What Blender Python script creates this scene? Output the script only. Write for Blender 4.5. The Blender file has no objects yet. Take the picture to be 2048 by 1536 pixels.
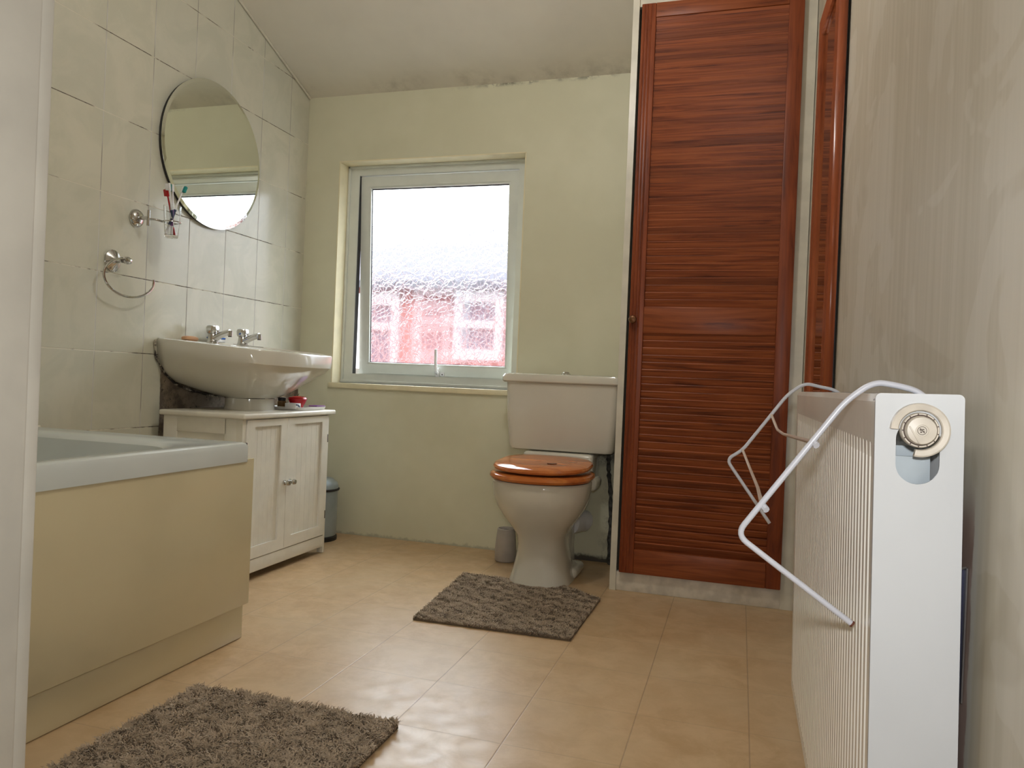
import bpy, bmesh, math, random
import numpy as np
from mathutils import Vector, Matrix
random.seed(7)
S = bpy.context.scene
COL = S.collection
PI = math.pi

# ------------------------------------------------------------------ camera
YAW, PITCH, ROLL, FPX, CH = -0.2951, -0.0038, -0.0413, 1502.5, 0.78
fw = Vector((math.sin(YAW)*math.cos(PITCH), math.cos(YAW)*math.cos(PITCH), math.sin(PITCH)))
rt = Vector((math.cos(YAW), -math.sin(YAW), 0)); up = rt.cross(fw)
r2 = rt*math.cos(ROLL) - up*math.sin(ROLL); u2 = rt*math.sin(ROLL) + up*math.cos(ROLL)
cd = bpy.data.cameras.new('camera'); cam = bpy.data.objects.new('camera', cd); COL.objects.link(cam)
M = Matrix.Identity(4)
for i in range(3): M[i][0] = r2[i]; M[i][1] = u2[i]; M[i][2] = -fw[i]
M[2][3] = CH
cam.matrix_world = M
cd.sensor_width = 36; cd.lens = FPX/2048*36; cd.clip_start = 0.01
S.camera = cam

# ------------------------------------------------------------------ sky, lamps, exposure
W = bpy.data.worlds.new('world'); S.world = W; W.use_nodes = True
bg = W.node_tree.nodes['Background']; bg.inputs[0].default_value = (0.88, 0.94, 1.0, 1); bg.inputs[1].default_value = 1.0
_n, _l = W.node_tree.nodes, W.node_tree.links          # overcast sky: brighter overhead than at the horizon
_tc = _n.new('ShaderNodeTexCoord'); _sx = _n.new('ShaderNodeSeparateXYZ'); _mr = _n.new('ShaderNodeMapRange')
_l.new(_tc.outputs['Generated'], _sx.inputs[0]); _l.new(_sx.outputs[2], _mr.inputs[0]); _l.new(_mr.outputs[0], bg.inputs[1])
_mr.inputs[1].default_value = 0.05; _mr.inputs[2].default_value = 0.75; _mr.inputs[3].default_value = 1.7; _mr.inputs[4].default_value = 13.0
def area(name, loc, aim, size, power, col, shape='DISK', sy=None):
    l = bpy.data.lights.new(name, 'AREA'); l.shape = shape; l.size = size
    if sy: l.size_y = sy
    l.energy = power; l.color = col
    o = bpy.data.objects.new(name, l); COL.objects.link(o); o.location = loc
    o.rotation_euler = (Vector(aim)-Vector(loc)).to_track_quat('-Z', 'Y').to_euler()
    return o
pl_ = bpy.data.lights.new('ceiling_lamp_light', 'POINT'); pl_.energy = 13.5; pl_.color = (1.0, 0.985, 0.97); pl_.shadow_soft_size = .07
po_ = bpy.data.objects.new('ceiling_lamp_light', pl_); COL.objects.link(po_); po_.location = (-0.62, 1.75, 2.22)
area('camera_flash_light', (0.005, 0.02, 0.85), (-0.40, 2.5, 0.80), 0.03, 4.3, (0.96, 0.98, 1.0))
area('unseen_hallway_light', (-0.5, -0.6, 2.25), (-0.5, 0.2, 0.5), 0.3, 3.5, (1.0, 0.96, 0.93))  # unseen light behind the camera, without a fixture
pt = area('window_portal', (-1.453, 3.36, 1.278), (-1.453, 0, 1.278), 0.92, 1, (1, 1, 1), 'RECTANGLE', 1.06)
pt.data.cycles.is_portal = True
S.view_settings.view_transform = 'Standard'; S.view_settings.look = 'None'
S.view_settings.exposure = 0.45; S.view_settings.gamma = 1; S.view_settings.use_curve_mapping = False

# ------------------------------------------------------------------ helpers
def srgb(r, g, b):
    f = lambda c: (c/255/12.92) if c/255 <= 0.04045 else ((c/255+0.055)/1.055)**2.4
    return (f(r), f(g), f(b), 1)

class NT:
    """tiny node-material writer"""
    def __init__(s, name):
        s.m = bpy.data.materials.new(name); s.m.use_nodes = True
        s.t = s.m.node_tree; s.b = s.t.nodes['Principled BSDF']; s.out = s.t.nodes['Material Output']
        s.geo = None
    def n(s, typ, **kw):
        o = s.t.nodes.new(typ)
        for k, v in kw.items(): setattr(o, k, v)
        return o
    def put(s, inp, v):
        if v is None: return
        if isinstance(v, bpy.types.NodeSocket): s.t.links.new(v, inp)
        else: inp.default_value = v
    def math(s, op, a, b=None, c=None):
        o = s.n('ShaderNodeMath', operation=op)
        for i, v in enumerate((a, b, c)): s.put(o.inputs[i], v)
        return o.outputs[0]
    def mix(s, f, a, b):
        o = s.n('ShaderNodeMix', data_type='RGBA'); s.put(o.inputs[0], f); s.put(o.inputs[6], a); s.put(o.inputs[7], b)
        return o.outputs[2]
    def pos(s):
        if not s.geo: s.geo = s.n('ShaderNodeTexCoord').outputs['Object']
        return s.geo
    def xyz(s, v=None):
        o = s.n('ShaderNodeSeparateXYZ'); s.put(o.inputs[0], v or s.pos()); return o.outputs
    def comb(s, x, y, z):
        o = s.n('ShaderNodeCombineXYZ')
        for i, v in enumerate((x, y, z)): s.put(o.inputs[i], v)
        return o.outputs[0]
    def scale(s, v, sc):
        o = s.n('ShaderNodeVectorMath', operation='MULTIPLY'); s.put(o.inputs[0], v); s.put(o.inputs[1], sc); return o.outputs[0]
    def vadd(s, v, w):
        o = s.n('ShaderNodeVectorMath', operation='ADD'); s.put(o.inputs[0], v); s.put(o.inputs[1], w); return o.outputs[0]
    def noise(s, sc, det=3, rough=.5, vec=None, dist=0):
        o = s.n('ShaderNodeTexNoise'); s.put(o.inputs['Vector'], vec or s.pos())
        o.inputs['Scale'].default_value = sc; o.inputs['Detail'].default_value = det
        o.inputs['Roughness'].default_value = rough; o.inputs['Distortion'].default_value = dist
        return o.outputs['Fac']
    def ramp(s, f, a, b, lo=0., hi=1.):
        o = s.n('ShaderNodeMapRange'); o.interpolation_type = 'SMOOTHSTEP'
        for i, v in enumerate((f, a, b, lo, hi)): s.put(o.inputs[i], v)
        return o.outputs[0]
    def bump(s, h, strength=.3, dist=.002):
        o = s.n('ShaderNodeBump'); o.inputs['Strength'].default_value = strength
        o.inputs['Distance'].default_value = dist; s.put(o.inputs['Height'], h); s.put(s.b.inputs['Normal'], o.outputs[0]); return o.outputs[0]
    def fin(s, col=None, rough=None, metal=None, **kw):
        s.put(s.b.inputs['Base Color'], col); s.put(s.b.inputs['Roughness'], rough); s.put(s.b.inputs['Metallic'], metal)
        for k, v in kw.items(): s.put(s.b.inputs[k.replace('_', ' ')], v)
        return s.m

def plain(name, rgb, rough=.4, metal=0., var=.06, sc=14, bump=0, **kw):
    t = NT(name); c = srgb(*rgb); d = tuple(x*(1-var*2) for x in c[:3])+(1,)
    f = t.noise(sc, 3)
    if bump: t.bump(t.noise(sc*6, 3), bump, .002)
    return t.fin(t.mix(t.ramp(f, .35, .65), c, d), rough, metal, **kw)

def link(name, me, m=None, parent=None):
    o = bpy.data.objects.new(name, me); COL.objects.link(o)
    if m: me.materials.append(m)
    if parent: o.parent = parent
    return o
def shade(o, ang=35):
    me = o.data
    for p in me.polygons: p.use_smooth = True
    bm = bmesh.new(); bm.from_mesh(me)
    for e in bm.edges:
        if len(e.link_faces) == 2 and e.calc_face_angle(0) > math.radians(ang): e.smooth = False
    bm.to_mesh(me); bm.free(); return o
def fromlists(name, v, f, m=None, parent=None, smooth=True, ang=35):
    me = bpy.data.meshes.new(name); me.from_pydata([tuple(p) for p in v], [], f); me.update()
    bm = bmesh.new(); bm.from_mesh(me); bmesh.ops.recalc_face_normals(bm, faces=bm.faces); bm.to_mesh(me); bm.free()
    o = link(name, me, m, parent)
    if smooth: shade(o, ang)
    return o
class MB:
    def __init__(s): s.bm = bmesh.new()
    def box(s, x0, x1, y0, y1, z0, z1, bev=0, seg=2, rot=None):
        b = bmesh.new(); bmesh.ops.create_cube(b, size=1)
        for v in b.verts: v.co = Vector(((x0+x1)/2+v.co.x*(x1-x0), (y0+y1)/2+v.co.y*(y1-y0), (z0+z1)/2+v.co.z*(z1-z0)))
        if bev: bmesh.ops.bevel(b, geom=b.edges[:], offset=bev, segments=seg, profile=.5, affect='EDGES')
        if rot is not None: bmesh.ops.transform(b, matrix=rot, verts=b.verts)
        s.merge(b); return s
    def merge(s, b):
        me = bpy.data.meshes.new('tmp'); b.to_mesh(me); b.free(); s.bm.from_mesh(me); bpy.data.meshes.remove(me)
    def loft(s, rings, cap0=True, cap1=True, closed=True):
        b = bmesh.new(); R = [[b.verts.new(p) for p in r] for r in rings]; n = len(R[0])
        for a, c in zip(R, R[1:]):
            for i in range(n if closed else n-1):
                j = (i+1) % n
                try: b.faces.new((a[i], a[j], c[j], c[i]))
                except ValueError: pass
        if cap0: b.faces.new(R[0][::-1])
        if cap1: b.faces.new(R[-1])
        bmesh.ops.recalc_face_normals(b, faces=b.faces)
        s.merge(b); return s
    def lathe(s, prof, loc=(0, 0, 0), axis='Z', n=32, cap0=True, cap1=True):
        rings = []
        for r, h in prof:
            ring = []
            for i in range(n):
                a = 2*PI*i/n; p = (r*math.cos(a), r*math.sin(a), h)
                if axis == 'X': p = (p[2], p[0], p[1])
                if axis == 'Y': p = (p[0], p[2], p[1])
                ring.append(Vector(p)+Vector(loc))
            rings.append(ring)
        return s.loft(rings, cap0, cap1)
    def tube(s, pts, r, n=10, smooth=0):
        P = [Vector(p) for p in pts]
        for _ in range(smooth):   # corner cutting
            Q = [P[0]]
            for a, b in zip(P, P[1:]): Q += [a*.75+b*.25, a*.25+b*.75]
            P = Q+[P[-1]]
        rr = r if callable(r) else (lambda t: r)
        rings = []; t0 = (P[1]-P[0]).normalized(); nrm = t0.orthogonal().normalized()
        for i, p in enumerate(P):
            t = (P[min(i+1, len(P)-1)]-P[max(i-1, 0)]).normalized()
            nrm = (nrm - t*nrm.dot(t)).normalized(); bn = t.cross(nrm); q = rr(i/(len(P)-1))
            rings.append([p+(nrm*math.cos(2*PI*k/n)+bn*math.sin(2*PI*k/n))*q for k in range(n)])
        return s.loft(rings)
    def build(s, name, m, parent=None, ang=35):
        me = bpy.data.meshes.new(name); s.bm.to_mesh(me); s.bm.free()
        o = link(name, me, m, parent); shade(o, ang); return o
def plate(name, outer, holes, th, place, m, parent=None):
    """flat sheet with holes: 2D outlines, thickness, place(u,v,w)->xyz"""
    cu = bpy.data.curves.new('tmp', 'CURVE'); cu.dimensions = '2D'; cu.fill_mode = 'BOTH'; cu.extrude = th/2
    for loop in [outer]+holes:
        sp = cu.splines.new('POLY'); sp.points.add(len(loop)-1); sp.use_cyclic_u = True
        for p, q in zip(sp.points, loop): p.co = (q[0], q[1], 0, 1)
    o = bpy.data.objects.new('tmp', cu); COL.objects.link(o)
    dg = bpy.context.evaluated_depsgraph_get(); dg.update()
    me = bpy.data.meshes.new_from_object(o.evaluated_get(dg)); me.name = name
    bpy.data.objects.remove(o); bpy.data.curves.remove(cu)
    for v in me.vertices: v.co = Vector(place(v.co.x, v.co.y, v.co.z))
    bm = bmesh.new(); bm.from_mesh(me); bmesh.ops.remove_doubles(bm, verts=bm.verts, dist=1e-6)
    bmesh.ops.recalc_face_normals(bm, faces=bm.faces); bm.to_mesh(me); bm.free()
    me.materials.clear(); return link(name, me, m, parent)
def super_ring(cx, cy, a, b, z, n=48, pw=2., xmin=None, tilt=0, ymax=None):
    out = []
    for i in range(n):
        t = 2*PI*i/n; c, s_ = math.cos(t), math.sin(t)
        x = cx+a*math.copysign(abs(c)**(2/pw), c); y = cy+b*math.copysign(abs(s_)**(2/pw), s_)
        if xmin is not None: x = max(x, xmin)
        if ymax is not None: y = min(y, ymax)
        out.append(Vector((x, y, z+tilt*(x-cx))))
    return out
def thing(name, label, cat, loc=(0, 0, 0), rot=(0, 0, 0), group=None):
    o = bpy.data.objects.new(name, None); COL.objects.link(o); o.location = loc; o.rotation_euler = rot
    o.empty_display_size = .05
    return tag(o, label, cat, group)
def tag(o, label, cat, group=None, kind=None):
    o['label'] = label; o['category'] = cat
    if group: o['group'] = group
    if kind: o['kind'] = kind
    return o
def struct(o, label, cat): return tag(o, label, cat, kind='structure')
def boxo(name, a, m, parent=None, bev=0): return MB().box(*a, bev=bev).build(name, m, parent)

# ------------------------------------------------------------------ materials
XL, YB, XR = -2.114, 3.285, 0.212
YC = 2.872          # front of the built-in cupboard
def mat_tile():
    t = NT('cream_wall_tile'); x, y, z = t.xyz()
    tw, th = .2178, .2730
    u = t.math('DIVIDE', t.math('SUBTRACT', y, 2.0383-20*tw), tw); v = t.math('DIVIDE', t.math('SUBTRACT', z, 1.0987-8*th), th)
    def edge(q, s_):
        f = t.math('FRACT', q); return t.math('MULTIPLY', t.math('MINIMUM', f, t.math('SUBTRACT', 1., f)), s_)
    du, dv = edge(u, tw), edge(v, th)
    gu = t.ramp(du, .0010, .0022, 1, 0); gv = t.ramp(dv, .0010, .0022, 1, 0)
    g = t.math('MAXIMUM', gu, gv)
    wn = t.n('ShaderNodeTexWhiteNoise'); t.put(wn.inputs['Vector'], t.comb(t.math('FLOOR', u), t.math('FLOOR', v), 0.))
    base = t.mix(t.ramp(t.noise(5, 5, .6, dist=1.2), .38, .62), srgb(208, 204, 184), srgb(198, 196, 176))
    base = t.mix(t.math('MULTIPLY', wn.outputs['Value'], .35), base, srgb(192, 193, 180))
    mould = t.ramp(t.noise(3.1, 4, .7, dist=.5), .46, .56)
    spots = t.ramp(t.noise(60, 3, .7), .45, .6)
    hi = t.mix(mould, srgb(214, 208, 188), srgb(120, 108, 92))
    hi = t.mix(t.math('MULTIPLY', t.math('MULTIPLY', mould, spots), .9), hi, srgb(60, 52, 44))
    vert = t.mix(t.ramp(t.noise(4.3, 2), .45, .6), srgb(198, 196, 190), srgb(150, 144, 134))
    gc = t.mix(gv, vert, hi)
    col = t.mix(g, base, gc)
    # mottled grey-brown area over the tile grid, behind the cabinet and under the basin
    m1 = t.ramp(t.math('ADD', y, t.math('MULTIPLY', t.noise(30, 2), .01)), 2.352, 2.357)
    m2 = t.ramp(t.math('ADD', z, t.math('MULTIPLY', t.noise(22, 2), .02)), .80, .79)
    patch = t.math('MULTIPLY', m1, m2)
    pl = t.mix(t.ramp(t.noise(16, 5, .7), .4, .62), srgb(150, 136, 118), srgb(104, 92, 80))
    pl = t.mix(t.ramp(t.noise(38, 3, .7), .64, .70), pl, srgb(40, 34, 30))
    col = t.mix(patch, col, pl)
    h = t.math('MULTIPLY', t.math('SUBTRACT', 1., g), t.math('SUBTRACT', 1., patch))
    h = t.math('ADD', h, t.math('MULTIPLY', t.noise(9, 3), .35))
    t.bump(h, .5, .0015)
    return t.fin(col, t.math('ADD', .16, t.math('MULTIPLY', t.math('MAXIMUM', g, patch), .6)))
def mat_backwall():
    t = NT('cream_painted_wall'); x, y, z = t.xyz()
    c = t.mix(t.ramp(t.noise(2.2, 4, .6), .35, .65), srgb(218, 215, 188), srgb(211, 208, 180))
    n = t.noise(26, 5, .75); n2 = t.noise(5, 3, .6)
    def mul(*a):
        r = a[0]
        for b in a[1:]: r = t.math('MULTIPLY', r, b)
        return r
    # dark mould creeping under the ceiling line
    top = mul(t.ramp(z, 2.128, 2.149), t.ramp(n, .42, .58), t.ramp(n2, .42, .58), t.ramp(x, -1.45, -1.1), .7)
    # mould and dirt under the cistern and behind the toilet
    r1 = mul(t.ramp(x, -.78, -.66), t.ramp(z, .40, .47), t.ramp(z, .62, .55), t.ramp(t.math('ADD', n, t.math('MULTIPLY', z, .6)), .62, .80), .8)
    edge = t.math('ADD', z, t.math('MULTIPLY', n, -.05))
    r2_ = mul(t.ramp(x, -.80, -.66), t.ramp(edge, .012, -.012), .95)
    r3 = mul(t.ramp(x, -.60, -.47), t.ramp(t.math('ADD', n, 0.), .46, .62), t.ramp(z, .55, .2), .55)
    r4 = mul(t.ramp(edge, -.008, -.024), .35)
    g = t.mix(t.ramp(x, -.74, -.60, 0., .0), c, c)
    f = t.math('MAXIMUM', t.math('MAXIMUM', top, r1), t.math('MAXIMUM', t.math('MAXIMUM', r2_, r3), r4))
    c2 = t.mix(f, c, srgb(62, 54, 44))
    # unpainted greyish skim area at floor level behind the toilet
    t.bump(t.noise(60, 3), .12, .002)
    return t.fin(c2, .55)
def mat_right():
    t = NT('streaked_plaster_wall'); x, y, z = t.xyz()
    st = t.noise(1, 5, .6, vec=t.comb(0., t.math('MULTIPLY', y, 55.), t.math('MULTIPLY', z, 1.3)))
    bl = t.noise(3.2, 3, .55, dist=1.1)
    c = t.mix(t.ramp(st, .3, .7), srgb(196, 188, 170), srgb(184, 176, 156))
    c = t.mix(t.math('MULTIPLY', t.ramp(bl, .52, .54), .42), c, srgb(208, 202, 188))
    c = t.mix(t.math('MULTIPLY', t.ramp(t.noise(2.1, 3, .5, dist=1.6), .60, .62), .22), c, srgb(150, 138, 112))
    # raw strip left unpainted behind the radiator
    yy = t.math('ADD', y, t.math('MULTIPLY', t.noise(28, 3, .7), .014))
    raw = t.math('MULTIPLY', t.ramp(yy, .795, .800), t.ramp(t.math('ADD', z, t.math('MULTIPLY', t.noise(14, 2), .06)), .74, .67))
    raw = t.math('MULTIPLY', raw, t.ramp(y, 1.85, 1.80))
    br = t.mix(t.ramp(t.noise(12, 4), .35, .65), srgb(168, 144, 132), srgb(142, 120, 108))
    prim = t.math('MULTIPLY', t.math('MULTIPLY', t.ramp(yy, .780, .788), t.ramp(z, .74, .62)), .4)
    c = t.mix(prim, c, srgb(196, 194, 190))
    c = t.mix(raw, c, br)
    t.bump(t.math('ADD', st, bl), .10, .002)
    return t.fin(c, .42)
def mat_ceiling():
    t = NT('stained_ceiling_paint'); x, y, z = t.xyz()
    c = t.mix(t.ramp(t.noise(1.6, 4, .6), .3, .7), srgb(226, 220, 204), srgb(214, 208, 193))
    n = t.noise(14, 5, .7); n2 = t.noise(3, 3, .6)
    f = t.math('MULTIPLY', t.ramp(y, 3.14, 3.30), t.math('MULTIPLY', t.ramp(n, .36, .72), t.ramp(n2, .38, .60)))
    f = t.math('MULTIPLY', f, .38)
    return t.fin(t.mix(f, c, srgb(96, 90, 78)), .6)
def mat_floor():
    t = NT('beige_vinyl_floor'); x, y, z = t.xyz(); p = .2555
    def edge(q, o):
        f = t.math('FRACT', t.math('DIVIDE', t.math('SUBTRACT', q, o), p)); return t.math('MULTIPLY', t.math('MINIMUM', f, t.math('SUBTRACT', 1., f)), p)
    u0, v0 = .051-p*40, 2.057-p*40
    g = t.math('MAXIMUM', t.ramp(edge(x, u0), .0005, .0022, 1, 0), t.math('MULTIPLY', t.ramp(edge(y, v0), .0005, .0022, 1, 0), .6))
    wn = t.n('ShaderNodeTexWhiteNoise')
    t.put(wn.inputs['Vector'], t.comb(t.math('FLOOR', t.math('DIVIDE', t.math('SUBTRACT', x, u0), p)), t.math('FLOOR', t.math('DIVIDE', t.math('SUBTRACT', y, v0), p)), 0.))
    n = t.noise(11, 6, .7, dist=.4)
    c = t.mix(t.ramp(n, .32, .68), srgb(206, 176, 136), srgb(186, 154, 112))
    c = t.mix(t.math('MULTIPLY', t.ramp(t.noise(3.2, 3), .4, .65), .35), c, srgb(204, 182, 146))
    c = t.mix(t.math('MULTIPLY', wn.outputs['Value'], .3), c, srgb(192, 162, 124))
    c = t.mix(t.math('MULTIPLY', g, .45), c, srgb(124, 102, 82))
    t.bump(t.math('SUBTRACT', t.math('MULTIPLY', t.noise(40, 4), .4), g), .25, .0012)
    return t.fin(c, t.ramp(t.noise(20, 4), .3, .7, .32, .42))
def mat_wood(name, c1, c2, c3, axis='X', pitch=0., rough=.38, sc=1., spec=.28):
    t = NT(name); x, y, z = t.xyz()
    a = {'X': (x, y, z), 'Z': (z, x, y), 'Y': (y, x, z)}[axis]
    if pitch:
        row = t.math('FLOOR', t.math('DIVIDE', t.math('ADD', z, .0), pitch))
        wn = t.n('ShaderNodeTexWhiteNoise'); wn.noise_dimensions = '1D'; t.put(wn.inputs['W'], row)
        off = t.math('MULTIPLY', wn.outputs['Value'], 37.); tint = wn.outputs['Value']
    else: off = 0.; tint = .5
    v = t.comb(t.math('ADD', t.math('MULTIPLY', a[0], 2.2*sc), off), t.math('MULTIPLY', a[1], 26.*sc), t.math('MULTIPLY', a[2], (60. if pitch else 26.)*sc))
    g = t.noise(1.0, 4, .55, vec=v, dist=1.4)
    fine = t.noise(1.0, 2, .6, vec=t.scale(v, (2., 6., 6.)))
    c = t.mix(t.ramp(g, .36, .60), srgb(*c1), srgb(*c2))
    c = t.mix(t.math('MULTIPLY', t.ramp(g, .56, .68), .8), c, srgb(*c3))
    c = t.mix(t.math('MULTIPLY', t.ramp(fine, .4, .7), .25), c, srgb(*c3))
    if pitch: c = t.mix(t.math('MULTIPLY', t.ramp(tint, .55, 1.), .45), c, srgb(*c3))
    t.bump(g, .06, .001)
    return t.fin(c, rough, Specular_IOR_Level=spec)
M = {}
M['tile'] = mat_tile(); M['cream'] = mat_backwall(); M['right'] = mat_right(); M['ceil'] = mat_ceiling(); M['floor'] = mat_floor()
M['hall'] = plain('hallway_paint', (205, 190, 160), .7)
M['white_gloss'] = plain('off_white_gloss_paint', (214, 208, 190), .35, var=.05, bump=.08)
M['jamb'] = plain('greyish_white_gloss_paint', (166, 160, 148), .35, var=.05, bump=.1)
M['upvc'] = plain('white_upvc', (222, 226, 218), .28, var=.02)
M['reveal'] = plain('cream_reveal_paint', (232, 222, 186), .5, var=.04)
M['ceramic'] = plain('white_glazed_ceramic', (216, 212, 198), .08, var=.02, sc=5, Coat_Weight=.5, Coat_Roughness=.05)
M['bath'] = plain('white_bath_acrylic', (212, 218, 214), .14, var=.02, sc=4)
M['panel'] = plain('cream_bath_panel', (214, 202, 166), .16, var=.04, sc=3)
M['cab'] = plain('cream_painted_cabinet', (230, 226, 212), .34, var=.03)
M['pine'] = mat_wood('stained_pine_slats', (158, 86, 47), (130, 65, 34), (86, 42, 24), 'X', .027)
M['pinev'] = mat_wood('stained_pine_stile', (142, 72, 40), (124, 60, 33), (92, 44, 27), 'Z')
M['pineh'] = mat_wood('stained_pine_rail', (150, 82, 46), (130, 66, 35), (88, 42, 26), 'X')
M['mframe'] = mat_wood('orange_pine_frame', (158, 86, 52), (142, 72, 42), (104, 50, 32), 'Z', rough=.22)
M['seat'] = mat_wood('varnished_pine_seat', (206, 128, 66), (188, 106, 52), (152, 76, 36), 'X', rough=.12, sc=.35, spec=.5)
M['chrome'] = plain('chrome', (205, 205, 205), .07, 1., var=.02)
M['dark'] = plain('dark_rubber', (28, 26, 26), .5)
M['brass'] = plain('aged_brass', (112, 74, 44), .35, .6)
M['rad'] = plain('white_radiator_enamel', (196, 197, 197), .16, var=.02, sc=6)
M['radfront'] = plain('radiator_enamel_lit_front', (228, 224, 214), .2, var=.02, sc=6)  # same enamel as the ends, lightened to paint in light on the front
M['radin'] = plain('galvanised_grey_steel', (176, 184, 188), .35, .3)
M['valve'] = plain('aged_ivory_plastic', (206, 196, 180), .35, var=.12, sc=30)
M['wire'] = plain('white_plastic_coated_wire', (196, 196, 202), .3, var=.02)
M['bracket'] = plain('dark_blue_steel', (44, 44, 66), .4, .3)
M['steel'] = plain('brushed_grey_steel', (150, 148, 146), .35, .9)
M['rug'] = plain('taupe_shag_backing', (104, 90, 74), .9)
M['bin'] = plain('blue_grey_steel', (158, 170, 174), .3, .2)
M['grey_cup'] = plain('pale_grey_plastic', (176, 168, 160), .45)
M['pipe'] = plain('dusty_grey_pipe', (84, 82, 76), .8, var=.3, sc=60, bump=.6)
M['red'] = plain('red_wax', (190, 18, 24), .25)
M['green'] = plain('olive_stem', (70, 80, 40), .6)
M['blue'] = plain('blue_plastic', (30, 96, 190), .3)
M['navy'] = plain('navy_print', (30, 54, 96), .4)
M['white'] = plain('white_plastic', (232, 232, 232), .3, var=.01)
M['teal'] = plain('teal_bristles', (20, 140, 136), .6)
M['purple'] = plain('purple_rubber', (130, 70, 150), .4)
M['soap'] = plain('peach_soap', (226, 176, 134), .4)
M['amber'] = plain('amber_jar', (110, 84, 48), .2)
M['tray'] = plain('grey_white_melamine', (206, 204, 198), .25, var=.02)
M['caulk'] = plain('white_caulk', (226, 222, 206), .5, var=.1, sc=60)
def mat_mould():
    t = NT('mouldy_sealant'); f = t.ramp(t.noise(34, 4, .7), .50, .62)
    return t.fin(t.mix(f, srgb(44, 36, 32), srgb(176, 168, 150)), .6)
M['mould'] = mat_mould()
t = NT('silvered_mirror'); M['mirror'] = t.fin(t.mix(t.noise(3), (.80, .83, .76, 1), (.81, .84, .77, 1)), .005, 1.)
t = NT('clear_tumbler'); M['clear'] = t.fin((.96, .97, .97, 1), t.ramp(t.noise(8), 0., 1., .02, .06), 0., Transmission_Weight=1., IOR=1.3)
def mat_pattern_glass():
    t = NT('petal_pattern_glass'); x, y, z = t.xyz(); nt = t.t
    base = t.comb(x, 0., z)
    wob = t.n('ShaderNodeTexNoise'); t.put(wob.inputs['Vector'], base); wob.inputs['Scale'].default_value = 26; wob.inputs['Detail'].default_value = 2
    d = t.vadd(base, t.scale(t.vadd(wob.outputs['Color'], (-.5, -.5, -.5)), (.028, 0, .028)))
    v1 = t.n('ShaderNodeTexVoronoi', feature='DISTANCE_TO_EDGE'); t.put(v1.inputs['Vector'], d); v1.inputs['Scale'].default_value = 40
    v2 = t.n('ShaderNodeTexVoronoi', feature='DISTANCE_TO_EDGE'); t.put(v2.inputs['Vector'], t.vadd(d, (3.3, 0, 1.7))); v2.inputs['Scale'].default_value = 24
    h = t.math('MINIMUM', t.ramp(v1.outputs[0], 0., .075), t.ramp(v2.outputs[0], 0., .06))
    h = t.math('ADD', h, t.math('MULTIPLY', t.noise(60, 2, vec=base), .18))
    b = t.n('ShaderNodeBump'); b.inputs['Strength'].default_value = .42; b.inputs['Distance'].default_value = .0030; t.put(b.inputs['Height'], h)
    g = t.n('ShaderNodeBsdfGlass'); g.inputs['Roughness'].default_value = .075; g.inputs['IOR'].default_value = 1.28
    g.inputs['Color'].default_value = (.95, .96, .97, 1); nt.links.new(b.outputs[0], g.inputs['Normal'])
    tr = t.n('ShaderNodeBsdfTransparent'); mx = t.n('ShaderNodeMixShader'); mx.inputs[0].default_value = .75
    nt.links.new(tr.outputs[0], mx.inputs[1]); nt.links.new(g.outputs[0], mx.inputs[2]); nt.links.new(mx.outputs[0], t.out.inputs[0])
    return t.m
M['pattern'] = mat_pattern_glass()
def mat_brick():
    t = NT('red_brick'); b = t.n('ShaderNodeTexBrick')
    x, y, z = t.xyz(); t.put(b.inputs['Vector'], t.comb(x, z, 0.)); b.inputs['Scale'].default_value = 4.4
    b.inputs['Color1'].default_value = srgb(134, 78, 74); b.inputs['Color2'].default_value = srgb(126, 70, 66); b.inputs['Mortar'].default_value = srgb(130, 88, 80)
    b.inputs['Mortar Size'].default_value = .02
    return t.fin(b.outputs['Color'], .8)
M['brick'] = mat_brick(); M['slate'] = plain('grey_slate', (78, 76, 80), .95, sc=6, Specular_IOR_Level=.1)
M['pvc_far'] = plain('white_window_paint', (160, 156, 156), .5); M['darkglass'] = plain('dark_window_glass', (70, 74, 86), .1)

# ------------------------------------------------------------------ setting
ZF = 2.149; SL = .366; YF = 2.2; ZT = ZF+SL*(YB-YF)
o = boxo('floor', (-2.3, .4, -1.3, 3.4, -.06, 0), M['floor']); struct(o, 'beige vinyl floor with faint square tile pattern', 'floor')
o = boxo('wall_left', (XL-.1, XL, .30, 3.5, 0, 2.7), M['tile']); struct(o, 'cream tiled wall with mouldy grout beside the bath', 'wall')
o = boxo('wall_right', (XR, XR+.1, -1.3, 3.5, 0, 2.7), M['right']); struct(o, 'streaky beige plaster wall behind the radiator', 'wall')
OX0, OX1, OZ0, OZ1 = -1.930, -.976, .738, 1.826
o = plate('wall_back', [(XL, 0), (XR, 0), (XR, 2.7), (XL, 2.7)], [[(OX0, OZ0), (OX1, OZ0), (OX1, OZ1), (OX0, OZ1)]], .20, lambda u, v, w: (u, YB+.10+w, v), M['cream'])
struct(o, 'pale yellow painted wall around the window', 'wall')
o = fromlists('ceiling', [(XL, YB, ZF), (XR, YB, ZF), (XR, YF, ZT), (XL, YF, ZT), (XL, .3, ZT), (XR, .3, ZT),
                          (XL, YB, ZF+.1), (XR, YB, ZF+.1), (XR, YF, ZT+.1), (XL, YF, ZT+.1), (XL, .3, ZT+.1), (XR, .3, ZT+.1)],
              [(0, 3, 2, 1), (3, 4, 5, 2), (6, 7, 8, 9), (9, 8, 11, 10), (0, 1, 7, 6), (4, 10, 11, 5), (0, 6, 9, 3), (3, 9, 10, 4), (1, 2, 8, 7), (2, 5, 11, 8)], M['ceil'], smooth=False)
struct(o, 'off-white sloping ceiling with grey stains by the wall', 'ceiling')
b = MB(); b.box(XL, -.50, .30, .40, 0, 2.7); b.box(-.50, XR, .30, .40, 2.06, 2.7)
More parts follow.
